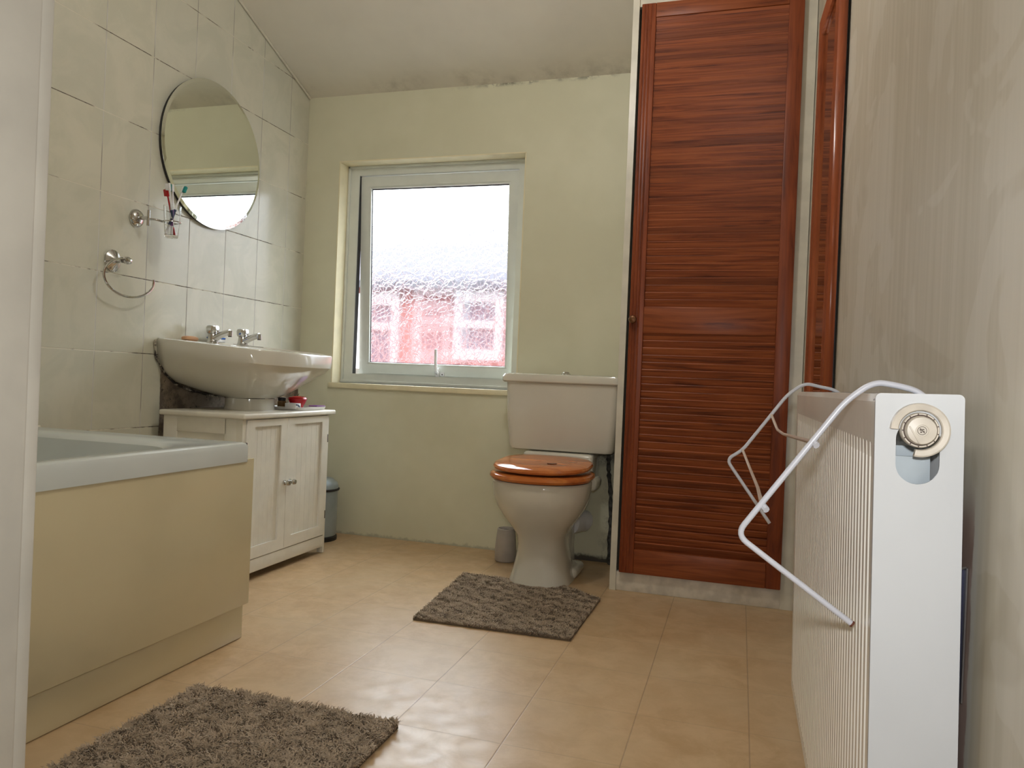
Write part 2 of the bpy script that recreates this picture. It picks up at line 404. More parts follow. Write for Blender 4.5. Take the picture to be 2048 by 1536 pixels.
o = b.build('wall_front', M['hall']); struct(o, 'partition wall holding the doorway at the left edge', 'wall')
b = MB(); b.box(-1.4, -1.3, -1.3, .30, 0, 2.5); b.box(-1.4, XR, -1.4, -1.3, 0, 2.5)
o = b.build('wall_hallway', M['hall']); struct(o, 'painted hallway walls beyond the doorway', 'wall')
o = boxo('ceiling_hallway', (-1.4, XR, -1.4, .30, 2.5, 2.6), M['hall']); struct(o, 'flat hallway ceiling beyond the doorway', 'ceiling')
# door lining at the left edge of the view
b = MB(); b.box(-.500, -.472, .26, .402, 0, 2.06, bev=.003); b.box(-.520, -.4815, .402, .419, 0, 2.10, bev=.002)
b.box(-.5, XR, .27, .40, 2.04, 2.06)
o = b.build('trim_1', M['jamb']); struct(o, 'off-white painted door lining at the left edge', 'trim')
# bead along tiled wall and ceiling
b = MB(); b.tube([(XL+.006, YB-.004, ZF-.004), (XL+.006, YF, ZT-.004)], .0055, 8)
o = b.build('trim_2', M['white_gloss']); struct(o, 'thin white bead where tiles meet the sloping ceiling', 'trim')

# ------------------------------------------------------------------ window
w = thing('window_1', 'white framed window with obscured petal-pattern glass', 'window', (-1.453, 3.38, .74)); w['kind'] = 'structure'
wi = Matrix.Translation((1.453, -3.38, -.74))
def kid(o, root_loc):     # parts are modelled in world space; move them under a root placed at root_loc
    o.data.transform(Matrix.Translation(-Vector(root_loc))); return o
WL = (-1.453, 3.38, .74)
def rect(x0, x1, z0, z1): return [(x0, z0), (x1, z0), (x1, z1), (x0, z1)]
# painted reveals
b = MB(); b.box(OX0-.001, OX0+.004, YB-.001, 3.372, OZ0, OZ1); b.box(OX1-.004, OX1+.001, YB-.001, 3.372, OZ0, OZ1); b.box(OX0, OX1, YB-.001, 3.372, OZ1-.004, OZ1+.001)
kid(b.build('reveal', M['reveal'], w), WL)
kid(MB().box(OX0-.012, OX1+.012, YB-.014, 3.39, OZ0-.026, OZ0, bev=.004).build('window_sill', M['reveal'], w), WL)
fx0, fx1, fz0, fz1 = OX0+.004, OX1-.004, OZ0, OZ1-.004
sx0, sx1, sz0, sz1 = -1.868, -1.032, .786, 1.778
kid(plate('window_frame', rect(fx0, fx1, fz0, fz1), [rect(sx0, sx1, sz0, sz1)], .040, lambda u, v, q: (u, 3.392+q, v), M['upvc'], w), WL)
kid(boxo('outer_lip', (fx0, fx1, 3.475, 3.492, .755, .812), M['upvc'], w), WL)
kid(boxo('outer_cill', (fx0, fx1, 3.42, 3.492, .735, .757), M['upvc'], w), WL)
kid(MB().box(OX0-.002, OX0+.010, 3.413, 3.487, OZ0, OZ1).build('outer_reveal', M['brick'], w), WL)
kid(MB().box(sx0-.001, sx0+.0015, 3.380, 3.411, sz0, sz1).build('seal', M['dark'], w), WL)
b = MB()   # bevel bead around the inner frame
for a in ((fx0, fx0+.012, 3.362, 3.374, fz0, fz1), (fx1-.012, fx1, 3.362, 3.374, fz0, fz1), (fx0, fx1, 3.362, 3.374, fz1-.012, fz1), (fx0, fx1, 3.358, 3.374, fz0, fz0+.016)):
    b.box(*a, bev=.003)
kid(b.build('frame_bead', M['upvc'], w), WL)
# sash hung from its top edge, pushed outward a little at the bottom
TILT = Matrix.Translation((0, 3.40, sz1)) @ Matrix.Rotation(math.radians(3.2), 4, 'X') @ Matrix.Translation((0, -3.40, -sz1))
def sash_kid(o): o.data.transform(TILT); return kid(o, WL)
g0, g1, h0, h1 = sx0+.046, sx1-.046, sz0+.050, sz1-.052
sash = sash_kid(plate('sash', rect(sx0+.003, sx1-.003, sz0+.003, sz1-.003), [rect(g0, g1, h0, h1)], .040, lambda u, v, q: (u, 3.408+q, v), M['upvc'], w))
b = MB()
for (x0, x1, z0, z1) in ((g0-.004, g0+.010, h0, h1), (g1-.010, g1+.004, h0, h1), (g0, g1, h1-.010, h1+.004), (g0, g1, h0-.004, h0+.010)):
    b.box(x0, x1, 3.392, 3.408, z0, z1, bev=.004)
sash_kid(b.build('glazing_bead', M['upvc'], sash))
b = MB(); e = .0025
for (x0, x1, z0, z1) in ((g0+.010, g0+.010+e, h0+.01, h1-.01), (g1-.010-e, g1-.010, h0+.01, h1-.01), (g0+.01, g1-.01, h1-.010-2*e, h1-.010), (g0+.01, g1-.01, h0+.010, h0+.010+e)):
    b.box(x0, x1, 3.403, 3.4085, z0, z1)
sash_kid(b.build('gasket', M['dark'], sash))
sash_kid(MB().box(g0-.001, g1+.001, 3.409, 3.413, h0-.001, h1+.001).build('window_pane', M['pattern'], w))
# espagnolette handle standing upright
b = MB(); hx, hz = -1.432, .806
b.box(hx-.011, hx+.011, 3.377, 3.388, hz-.022, hz+.022, bev=.005)
b.tube([(hx, 3.380, hz), (hx, 3.366, hz+.006), (hx, 3.360, hz+.03), (hx+.001, 3.356, hz+.075), (hx+.003, 3.352, hz+.116)], lambda s_: .0085-.002*s_, 12, 1)
h = sash_kid(b.build('window_handle', M['white'], w))
b = MB(); b.lathe([(.004, -.003), (.004, 0)], (hx-.001, 3.3755, hz-.004), 'Y', 12)
b.lathe([(.003, -.002), (.003, 0)], (hx+.026, 3.383, hz-.009), 'Y', 12)
sash_kid(b.build('key_hole', M['dark'], h))
sash_kid(MB().box(hx+.014, hx+.036, 3.383, 3.389, hz-.018, hz+.002, bev=.002).build('handle_lock', M['white'], h))

# ------------------------------------------------------------------ neighbouring building
BY = 8.0
nb = thing('neighbouring_building', 'red brick building with grey roof seen through the window', 'building', (-4, BY, -3))
NL = (-4, BY, -3)
def nk(o): return kid(o, NL)
nk(boxo('brick_wall', (-9, 1.5, BY, BY+.3, -3, 1.92), M['brick'], nb))
nk(fromlists('roof', [(-9, BY-.15, 1.88), (1.5, BY-.15, 1.88), (1.5, BY+2.4, 3.12), (-9, BY+2.4, 3.12), (-9, BY-.15, 1.80), (1.5, BY-.15, 1.80), (1.5, BY+2.4, 3.04), (-9, BY+2.4, 3.04)],
              [(0, 1, 2, 3), (7, 6, 5, 4), (0, 4, 5, 1), (2, 6, 7, 3), (1, 5, 6, 2), (0, 3, 7, 4)], M['slate'], nb, smooth=False))
for (x0, x1, z0, z1) in ((-4.36, -3.82, .62, 1.74), (-3.13, -2.55, 1.0, 1.78)):
    f = nk(plate('window', rect(x0, x1, z0, z1), [rect(x0+.09, x1-.09, z0+.12, z1-.42), rect(x0+.09, x1-.09, z1-.34, z1-.13)], .08, lambda u, v, q: (u, BY-.03+q, v), M['pvc_far'], nb))
    nk(boxo('pane', (x0+.05, x1-.05, BY-.03, BY-.005, z0+.05, z1-.05), M['darkglass'], f))

# ------------------------------------------------------------------ built-in cupboard
CUP = (-.13, YC, 0)
c = thing('cupboard', 'tall built-in cupboard with a dark stained louvred pine door', 'cupboard', CUP)
def ck(o): return kid(o, CUP)
zc = ZF+SL*(YB-YC)-.004
ck(fromlists('side_panel', [(-.449, YC-.008, 0), (-.425, YC-.008, 0), (-.425, YB-.002, 0), (-.449, YB-.002, 0),
    (-.449, YC-.008, zc), (-.425, YC-.008, zc), (-.425, YB-.002, ZF-.004), (-.449, YB-.002, ZF-.004)],
    [(3, 2, 1, 0), (4, 5, 6, 7), (0, 1, 5, 4), (1, 2, 6, 5), (2, 3, 7, 6), (3, 0, 4, 7)], M['white_gloss'], c, smooth=False))
b = MB(); b.box(-.425, .166, YC-.004, YC+.02, 0, .072, bev=.002)
ck(b.build('plinth', plain('scuffed_white_plinth', (220, 212, 196), .5, var=.1, sc=22), c))
b = MB(); b.box(.166, XR-.002, YC-.002, YC+.02, 0, zc-.01); b.box(-.425, .166, YC+.001, YC+.02, 2.226, zc-.01)
ck(b.build('face_frame', M['white_gloss'], c))
d = bpy.data.objects.new('door', None); COL.objects.link(d); d.parent = c
DY0, DY1 = YC-.026, YC-.001
dx0, dx1 = -.413, .165
door = ck(MB().box(dx0, dx0+.054, DY0, DY1, .074, 2.224, bev=.003).box(dx1-.052, dx1, DY0, DY1, .074, 2.224, bev=.003).build('louvre_door', M['pinev'], c))
bpy.data.objects.remove(d)
for z0, z1 in ((.074, .165), (.981, 1.081), (2.170, 2.224)): ck(MB().box(dx0+.054, dx1-.052, DY0+.001, DY1-.001, z0, z1, bev=.002).build('rail', M['pineh'], door))
b = MB(); pitch = .027
for z0, z1 in ((.165, .981), (1.081, 2.170)):
    n = round((z1-z0)/pitch); p = (z1-z0)/n
    for i in range(n):
        z = z0+p*(i+.5)
        R = Matrix.Translation((0, (DY0+DY1)/2+.002, z)) @ Matrix.Rotation(math.radians(19), 4, 'X') @ Matrix.Translation((0, -(DY0+DY1)/2-.002, -z))
        y = (DY0+DY1)/2+.002
        b.box(dx0+.052, dx1-.050, y-.0035, y+.0035, z-.0160, z+.0160, bev=.0015, seg=1, rot=R)
ck(b.build('louvre_slats', M['pine'], door))
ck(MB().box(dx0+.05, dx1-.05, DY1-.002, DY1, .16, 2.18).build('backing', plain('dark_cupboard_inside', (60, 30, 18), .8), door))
b = MB()    # fluted bead on the closing stile
for k in range(3): b.tube([(dx0+.010+.012*k, DY0, .08), (dx0+.010+.012*k, DY0, 2.22)], .0035, 8)
ck(b.build('fluting', M['pinev'], door))
b = MB(); b.lathe([(.006, 0), (.006, .010), (.013, .014), (.0155, .021), (.013, .027), (.005, .030)], (0, 0, 0), 'Y', 20)
k = b.build('knob', M['brass'], door); k.data.transform(Matrix.Rotation(PI, 4, 'Z')); k.data.transform(Matrix.Translation((dx0+.016, DY0, 1.030))); ck(k)

# ------------------------------------------------------------------ long mirror on the right wall
ML = (XR-.011, 2.09, .34)
mr = thing('wall_mirror', 'tall narrow wood-framed mirror hung on the right-hand wall', 'mirror', ML)
my0, my1, mz0, mz1 = 1.905, 2.275, .34, 1.825
o = plate('frame', [(my0, mz0), (my1, mz0), (my1, mz1), (my0, mz1)], [[(my0+.055, mz0+.055), (my1-.055, mz0+.055), (my1-.055, mz1-.055), (my0+.055, mz1-.055)]], .020, lambda u, v, q: (XR-.0165+q, u, v), M['mframe'], mr); kid(o, ML)
kid(MB().box(XR-.018, XR-.013, my0+.05, my1-.05, mz0+.05, mz1-.05).build('mirror_glass', M['mirror'], mr), ML)
kid(MB().box(XR-.0065, XR-.0035, my0+.01, my1-.01, mz0+.01, mz1-.01).build('backing', M['dark'], mr), ML)
TM = Matrix.Translation((XR-.004-ML[0], my0-ML[1], 0)) @ Matrix.Rotation(.036, 4, 'Z') @ Matrix.Translation((-(XR-.004)+ML[0], -my0+ML[1], 0))
for ch_ in mr.children: ch_.data.transform(TM)

# ------------------------------------------------------------------ round mirror on the tiles
RL = (XL+.006, 2.585, 1.652)
rm = thing('round_mirror', 'frameless round mirror on the tiles above the washbasin', 'mirror', RL)
R_ = .297
b = MB(); b.lathe([(R_-.012, 0), (R_, .0015), (R_, .0035), (R_-.013, .0055)], (.0075, 0, 0), 'X', 96)
b.build('mirror_glass', M['mirror'], rm, ang=2)
MB().lathe([(R_-.003, -.004), (R_-.0005, .0072)], (0, 0, 0), 'X', 72).build('backing', M['dark'], rm)

# ------------------------------------------------------------------ bath
BL = (-1.72, 1.1, 0)
bt = thing('bathtub', 'white bathtub with cream side panel along the tiled wall', 'bathtub', BL)
by0, by1, bx0, bx1, bz = .42, 1.835, XL+.003, -1.331, .575
def rr(x0, x1, y0, y1, z, r, n=8):
    out = []
    for cx, cy, a0 in ((x1-r, y1-r, 0), (x0+r, y1-r, 90), (x0+r, y0+r, 180), (x1-r, y0+r, 270)):
        for i in range(n+1):
            a = math.radians(a0+90*i/n); out.append(Vector((cx+r*math.cos(a), cy+r*math.sin(a), z)))
    return out
rings = [rr(bx0, bx1, by0, by1, .520, .012), rr(bx0, bx1, by0, by1, .562, .012), rr(bx0+.004, bx1-.004, by0+.004, by1-.004, .572, .012), rr(bx0+.012, bx1-.012, by0+.012, by1-.012, bz, .012),
         rr(bx0+.06, bx1-.055, by0+.06, by1-.16, bz-.001, .12), rr(bx0+.07, bx1-.066, by0+.07, by1-.175, bz-.010, .14), rr(bx0+.085, bx1-.08, by0+.1, by1-.20, bz-.10, .15),
         rr(bx0+.12, bx1-.12, by0+.16, by1-.26, bz-.36, .15), rr(bx0+.17, bx1-.17, by0+.22, by1-.34, bz-.42, .14)]
kid(MB().loft(rings, cap0=False).build('tub', M['bath'], bt), BL)
kid(MB().box(-1.352, -1.334, by0, 1.862, .108, .527, bev=.002).build('side_panel', M['panel'], bt), BL)
kid(MB().box(-1.378, -1.360, by0, 1.872, .002, .112, bev=.002).build('plinth', M['panel'], bt), BL)
kid(MB().box(XL+.02, -1.380, 1.815, 1.83, .0, .52).build('end_panel', M['panel'], bt), BL)
b = MB(); b.tube([(XL+.006, by0+.01, bz+.001), (XL+.006, 1.0, bz+.002), (XL+.006, by1, bz+.001)], lambda s_: .0035+.0015*math.sin(s_*40), 6)
kid(b.build('sealant', M['caulk'], bt), BL)

# ------------------------------------------------------------------ vanity cabinet
VL = (-1.88, 2.60, 0)
v = thing('bathroom_cabinet', 'cream two-door cabinet standing under the washbasin', 'cabinet', VL)
vx0, vx1, vy0, vy1 = -2.055, -1.716, 2.312, 2.899
def vk(o): return kid(o, VL)
PX, PY = -1.905, 2.615       # basin pedestal centre
vk(MB().box(vx0-.01, -1.690, 2.292, 2.928, .602, .622, bev=.006, seg=3).build('top', M['cab'], v))
b = MB()
b.box(vx0, vx1, vy0, vy0+.016, .078, .602); b.box(vx0, vx1, vy1-.016, vy1, .078, .602); b.box(vx0, vx0+.012, vy0+.016, vy1-.016, .08, .602); b.box(vx0, vx1, vy0+.016, vy1-.016, .078, .094)
for x in (vx0+.002, vx1-.066):     # raised stiles of the near side
    b.box(x, x+(.06 if x < vx0+.1 else .0475), vy0-.006, vy0+.001, .03, .602, bev=.001)
b.box(vx0+.062, vx1-.062, vy0-.006, vy0+.001, .545, .602, bev=.001); b.box(vx0+.062, vx1-.062, vy0-.006, vy0+.001, .03, .12, bev=.001)
b.box(vx1-.016, vx1, vy0, vy1, .590, .602); b.box(vx1-.018, vx1+.010, vy1-.014, vy1, .002, .601, bev=.001); b.box(vx1-.018, vx1+.010, vy0-.0065, vy0+.0125, .002, .601)
vk(b.build('body', M['cab'], v))
vk(MB().box(vx1-.002, vx1+.012, vy0+.012, vy1-.014, .030, .079, bev=.002).build('apron', M['cab'], v))
for x in (vx0+.002,):
    for y in (vy0+.001, vy1-.030): vk(MB().box(x, x+.03, y, y+.03, 0, .078, bev=.001).build('leg', M['cab'], v))
def cab_door(y0, y1, knob_y, hinge_y):
    dr = vk(plate('door', [(y0, .083), (y1, .083), (y1, .598), (y0, .598)], [[(y0+.045, .126), (y1-.045, .126), (y1-.045, .572), (y0+.045, .572)]], .014,
                  lambda a, z, q: (vx1+.008+q, a, z), M['cab'], v))
    q = MB(); n = 6; a0, a1 = y0+.044, y1-.044; st = (a1-a0)/n
    for i in range(n): q.box(vx1-.001, vx1+.0065, a0+i*st+.0001, a0+(i+1)*st-.0001, .125, .573, bev=.0008, seg=1)
    vk(q.build('tongue_panel', M['cab'], dr))
    q = MB()
    q.lathe([(.009, 0), (.011, .003), (.010, .007), (.005, .009), (.005, .013), (.010, .017), (.0115, .023), (.009, .029), (.003, .031)], (vx1+.015, knob_y, .345), 'X', 20)
    vk(q.build('knob', M['chrome'], dr))
    for z in (.50, .17): vk(MB().box(vx1+.008, vx1+.0165, hinge_y-.0022, hinge_y+.0022, z-.017, z+.017, bev=.0006, seg=1).build('hinge', plain('hinge_steel', (90, 84, 78), .4, .7), dr))
cab_door(2.328, 2.583, 2.566, 2.3265)
cab_door(2.5855, 2.883, 2.605, 2.8845)

# ------------------------------------------------------------------ washbasin
SLc = (PX, PY, .62)
s = thing('washbasin', 'white ceramic washbasin with two chrome taps on its ledge', 'washbasin', SLc)
def sk(o): return kid(o, SLc)
tl = -.075
xm = XL+.002
cx0 = -1.925
def br(a, bb, z, pw=2.3, cx=cx0, cy=2.62, xmin=xm, t_=0): return super_ring(cx, cy, a, bb, z, 72, pw, xmin, t_)
rings = [br(.075, .095, .665, 2.2, PX), br(.10, .12, .672, 2.2, PX), br(.165, .165, .691, cx=-1.935), br(.230, .232, .722, 2.6, cx=-1.962), br(.283, .282, .764, 2.8, cx=-1.958), br(.303, .304, .802, 2.9, cx=-1.945, t_=-.05),
         br(.318, .314, .8235, 2.9, cx=-1.945, t_=tl), br(.321, .317, .8695, 2.9, cx=-1.945, t_=tl), br(.318, .314, .8755, 2.9, cx=-1.945, t_=tl), br(.310, .306, .8775, 2.9, cx=-1.945, t_=tl),
         super_ring(-1.84, 2.62, .195, .245, .872, 72, 2.4, None, tl), super_ring(-1.84, 2.62, .186, .236, .862, 72, 2.4, None, tl),
         super_ring(-1.845, 2.62, .155, .19, .80, 72, 2.2), super_ring(-1.86, 2.62, .09, .11, .745, 72, 2.), super_ring(-1.87, 2.62, .02, .02, .735, 72, 2.)]
sk(MB().loft(rings).build('basin', M['ceramic'], s))
sk(MB().loft([super_ring(PX, PY, .088, .098, .6225, 40, 2.6), super_ring(PX, PY, .085, .095, .640, 40, 2.6), super_ring(PX, PY, .084, .094, .668, 40, 2.6)]).build('pedestal', M['ceramic'], s))
sk(MB().tube([p+Vector((0, 0, .0)) for p in super_ring(PX, PY, .086, .096, .669, 40, 2.6)], .0022, 6).build('joint_seal', M['mould'], s))
pts = [(XL+.007, 2.307, .880), (XL+.007, 2.309, .83), (XL+.007, 2.325, .80), (XL+.007, 2.356, .762), (XL+.007, 2.405, .722), (XL+.007, 2.47, .700), (XL+.010, 2.51, .688), (XL+.05, 2.52, .682), (XL+.12, 2.53, .670)]
sk(MB().tube(pts, lambda q: .0035+.002*math.sin(q*37)+.002*q, 8, 1).build('sealant', M['mould'], s))
def tap(y, name_rot):
    x = -2.035; z0 = .876+tl*(x-cx0)-.002
    q = MB(); q.lathe([(.026, 0), (.026, .004), (.022, .007), (.019, .016), (.0165, .036), (.013, .042)], (x, y, z0), 'Z', 24)
    q.tube([(x, y, z0+.012), (x+.02, y, z0+.024), (x+.05, y, z0+.038), (x+.083, y, z0+.047)], lambda t_: .0160-.0055*t_, 14, 1)
    q.lathe([(.0075, -.018), (.0095, -.017), (.0095, .003), (.006, .006)], (x+.083, y, z0+.047), 'Z', 20)
    tp = sk(q.build('tap', M['chrome'], s))
    sk(MB().lathe([(.0075, -.020), (.0075, -.0178)], (x+.083, y, z0+.047), 'Z', 16).build('outlet', M['dark'], tp))
    rings = []
    for h_, r_ in ((.036, .013), (.039, .020), (.045, .0235), (.061, .0255), (.070, .022), (.073, .014)):
        rings.append([Vector((x+.0+(r_*(1-.10*(k % 4 == 0)))*math.cos(2*PI*k/16), y+(r_*(1-.10*(k % 4 == 0)))*math.sin(2*PI*k/16), z0+h_)) for k in range(16)])
    sk(MB().loft(rings).build('tap_head', M['chrome'], tp))
tap(2.535, 0); tap(2.725, 0)
# bead chain and plug
b = MB(); zz = lambda x: .876+tl*(x-cx0)
ch = [(-2.03, 2.66, zz(-2.03)+.002), (-1.99, 2.67, zz(-1.99)+.002), (-1.95, 2.70, zz(-1.95)+.002), (-1.93, 2.725, zz(-1.93)+.002), (-1.925, 2.73, zz(-1.925)+.001), (-1.99, 2.745, zz(-1.99)-.0)]
b.tube(ch[:4], .0018, 6, 1)
sk(b.build('plug_chain', M['chrome'], s))

# things on the basin ledge
def ledge(x): return .876+tl*(x-cx0)
x, y = -2.075, 2.455
b = MB(); b.loft([super_ring(x, y, .020, .034, ledge(x)-.000+h_, 32, 2.6) if False else super_ring(x, y, .021*q, .037*q, ledge(x)+h_, 32, 2.6) for h_, q in ((0, .8), (.004, 1), (.012, 1), (.017, .7))])
tag(b.build('soap_bar', M['soap']), 'peach bar of soap at the near end of the basin ledge', 'soap')
x, y = -2.080, 2.615
tb = thing('nail_brush', 'small blue and white brush behind the near tap', 'brush', (x, y, ledge(x)+.0015))
MB().box(-.018, .018, -.036, .036, 0, .014, bev=.003).build('bristle_block', M['white'], tb)
MB().box(-.019, .019, -.037, .037, .0142, .022, bev=.003).build('brush_back', M['blue'], tb)
b = MB(); b.tube([(0, -.03, .022), (0, -.022, .040), (0, 0, .046), (0, .022, .040), (0, .03, .022)], .0045, 8, 1)
b.build('grip', M['blue'], tb)

# things on the cabinet top
TL = (-1.795, 2.805, .6235)
b = MB()
b.loft([rr(-.078, .070, -.105, .105, 0, .03), rr(-.082, .074, -.109, .109, .012, .03), rr(-.080, .072, -.107, .107, .0125, .03), rr(-.076, .068, -.103, .103, .004, .03)])
o = b.build('tray', M['tray']); o.location = TL; tag(o, 'pale grey rounded tray on the far side of the cabinet top', 'tray')
ap = thing('apple_candle', 'red apple-shaped candle standing on the grey tray', 'candle', (-1.788, 2.775, .6235+.0045))
MB().lathe([(.020, 0), (.024, .003), (.027, .012), (.036, .030), (.040, .040), (.036, .047), (.024, .051), (.010, .047), (.003, .046)], (0, 0, 0), 'Z', 40).build('wax', M['red'], ap)
MB().tube([(0, 0, .044), (.001, .002, .054), (.003, .006, .062)], .0013, 6).build('wick', M['green'], ap)
bx = thing('small_box', 'small white box with navy print beside the red candle', 'box', (-1.768, 2.712, .6235+.0045))
MB().box(-.026, .026, -.018, .020, 0, .024, bev=.002).build('carton', M['white'], bx)
b = MB(); b.tube([(.0266, -.016, .018), (.0266, -.002, .017), (.0266, .006, .010), (.0266, .008, .004)], lambda t_: .0032, 6, 1); b.build('print', M['navy'], bx)
jr = thing('amber_jar', 'small amber jar with dark lid behind the white box', 'jar', (-1.835, 2.733, .6235+.0045))
MB().lathe([(.016, 0), (.018, .003), (.018, .026), (.014, .031)], (0, 0, 0), 'Z', 24).build('glass_body', M['amber'], jr)
MB().lathe([(.0165, .031), (.0165, .043), (.015, .0445)], (0, 0, 0), 'Z', 24).build('lid', M['dark'], jr)
o = MB().box(-.020, .020, -.038, .030, 0, .0045, bev=.001).build('sachet', M['purple']); o.location = (-1.747, 2.868, .6235+.0125); tag(o, 'flat purple sachet on the far edge of the tray', 'sachet')

# ------------------------------------------------------------------ tumbler holder
HL = (XL+.001, 2.198, 1.312)
hd = thing('tumbler_holder', 'chrome wall bracket holding a glass tumbler left of the mirror', 'holder', HL)
MB().lathe([(.033, 0), (.033, .004), (.028, .012), (.020, .017), (.012, .020)], (0, 0, 0), 'X', 36).build('wall_plate', M['chrome'], hd)
TX, TY, TZ = .112, .052, .0
b = MB(); b.tube([(.015, 0, 0), (.055, 0, .0)], .007, 12); b.tube([(.055, 0, -.028), (.055, 0, .028)], .0055, 12)
b.tube([(.055, 0, -.004), (.080, .008, -.004), (TX-.028, TY-.016, -.006)], .0042, 10, 1); b.build('arm', M['chrome'], hd)
b = MB(); b.tube([(TX+.0305*math.cos(a), TY+.0305*math.sin(a), -.006) for a in [2*PI*i/36 for i in range(37)]], .0026, 8); b.build('holder_ring', M['chrome'], hd)
tu = thing('tumbler', 'clear glass tumbler of toothbrushes in the chrome holder', 'tumbler', (HL[0]+TX, HL[1]+TY, HL[2]-.062))
b = MB(); b.loft([[Vector((r_*math.cos(2*PI*i/36), r_*math.sin(2*PI*i/36), h_)) for i in range(36)] for r_, h_ in ((.020, 0), (.0225, .002), (.0265, .055), (.030, .115), (.0285, .115), (.025, .055), (.0205, .008), (.001, .007))])
tu_o = b.build('glass', M['clear'], tu)
def brush(label, dx, dy, lean, top, handle, head, bristle, grip):
    base = Vector((HL[0]+TX-dx*.5, HL[1]+TY-dy*.5, HL[2]-.052)); tip = Vector((HL[0]+TX+dx, HL[1]+TY+dy, HL[2]+top))
    t_ = thing('toothbrush', label, 'toothbrush', base, group='toothbrushes in the tumbler')
    dvec = (tip-base); L = dvec.length; t_.rotation_euler = dvec.to_track_quat('Z', 'X').to_euler()
    MB().tube([(0, 0, 0), (0, 0, L*.35), (.001, 0, L*.6), (0, 0, L*.78), (0, 0, L)], lambda q: .0048-.0022*min(1, q*1.3), 8, 1).build('handle', M[handle], t_)
    MB().box(-.0055, .0055, -.003, .003, L-.026, L+.002, bev=.002).build('head', M[head], t_)
    MB().box(-.005, .005, .003, .014, L-.024, L, bev=.001).build('bristles', M[bristle], t_)
    MB().tube([(0, 0, L*.18), (0, 0, L*.5)], .0052, 8).build('grip', M[grip], t_)
brush('white and teal toothbrush leaning right over the mirror edge', .004, .050, 0, .135, 'white', 'white', 'teal', 'navy')
brush('toothbrush with teal bristles upright in the middle of the tumbler', .002, -.004, 0, .130, 'white', 'white', 'teal', 'purple')
brush('red toothbrush leaning left in the tumbler', -.006, -.026, 0, .108, 'red', 'red', 'red', 'white')
brush('plain white toothbrush leaning back left in the tumbler', .012, -.034, 0, .126, 'white', 'white', 'white', 'navy')

# ------------------------------------------------------------------ towel ring
GL = (XL+.001, 2.098, 1.142)
tr = thing('towel_ring', 'open chrome towel ring on the tiles below the tumbler holder', 'towel ring', GL)
MB().loft([[Vector((h_, .034*q*math.cos(2*PI*i/40), .038*q*math.sin(2*PI*i/40))) for i in range(40)] for h_, q in ((0, 1), (.005, 1), (.010, .8), (.018, .45), (.024, .3))]).build('wall_plate', M['chrome'], tr)
b = MB(); b.tube([(.018, 0, 0), (.045, 0, 0)], .008, 12); b.lathe([(.006, -.014), (.012, -.010), (.014, 0), (.011, .010), (.004, .014)], (.055, .012, .002), 'Y', 20); b.build('post', M['chrome'], tr)
cyy, czz, ry, rz = .030, -.056, .112, .066
b = MB(); b.tube([(.050, 0, .004)]+[(.050, cyy+ry*math.cos(a), czz+rz*math.sin(a)) for a in [math.radians(105+k*(263/40)) for k in range(41)]], .0042, 10); b.build('ring', M['chrome'], tr)

# ------------------------------------------------------------------ toilet
TX0 = -.722
OL = (TX0, 2.85, 0)
to = thing('toilet', 'white close-coupled toilet with a varnished wooden seat', 'toilet', OL)
def tk(o): return kid(o, OL)
def egg(hw, y0, y1, z, n=56, pw=2.15, cx=TX0, back=.0):
    cy = (y0+y1)/2; b_ = (y1-y0)/2; out = []
    for i in range(n):
        t_ = 2*PI*i/n; c_, s_ = math.cos(t_), math.sin(t_)
        p = pw if s_ < 0 else pw+1.0
        out.append(Vector((cx+hw*math.copysign(abs(c_)**(2/p), c_), cy+b_*math.copysign(abs(s_)**(2/p), s_), z)))
    return out
rings = [egg(.120, 2.735, 3.05, 0.000, pw=2.8), egg(.118, 2.738, 3.05, .012, pw=2.8), egg(.106, 2.748, 3.04, .06, pw=2.6), egg(.094, 2.752, 3.03, .12, pw=2.4),
         egg(.091, 2.748, 3.02, .155, pw=2.3), egg(.098, 2.735, 3.01, .19), egg(.118, 2.710, 3.005, .225), egg(.146, 2.682, 3.00, .262), egg(.168, 2.660, 3.00, .300), egg(.183, 2.646, 3.00, .340),
         egg(.188, 2.640, 3.005, .380), egg(.188, 2.640, 3.005, .398), egg(.184, 2.644, 3.003, .404), egg(.14, 2.70, 2.97, .404), egg(.13, 2.71, 2.96, .37), egg(.06, 2.80, 2.93, .25)]
tk(MB().loft(rings).build('bowl', M['ceramic'], to))
b = MB()      # rear shelf, riser and trap
b.box(TX0-.188, TX0+.188, 2.965, 3.10, .352, .404, bev=.018, seg=4)
b.box(TX0-.150, TX0+.150, 3.065, 3.25, .352, .487, bev=.016, seg=4)
b.loft([egg(.088, 2.99, 3.16, 0, pw=3), egg(.080, 2.99, 3.15, .10, pw=3), egg(.085, 2.97, 3.16, .25, pw=3), egg(.12, 2.96, 3.20, .36, pw=3)])
b.box(TX0-.13, TX0+.13, 2.93, 3.10, .001, .045, bev=.02, seg=4)
tk(b.build('rear_shelf', M['ceramic'], to))
b = MB(); b.tube([(TX0+.04, 3.12, .20), (TX0+.085, 3.17, .20), (TX0+.10, 3.20, .19)], .046, 24); b.tube([(TX0+.055, 3.10, .20), (TX0+.075, 3.15, .20)], .053, 24)
tk(b.build('pan_connector', M['white'], to))
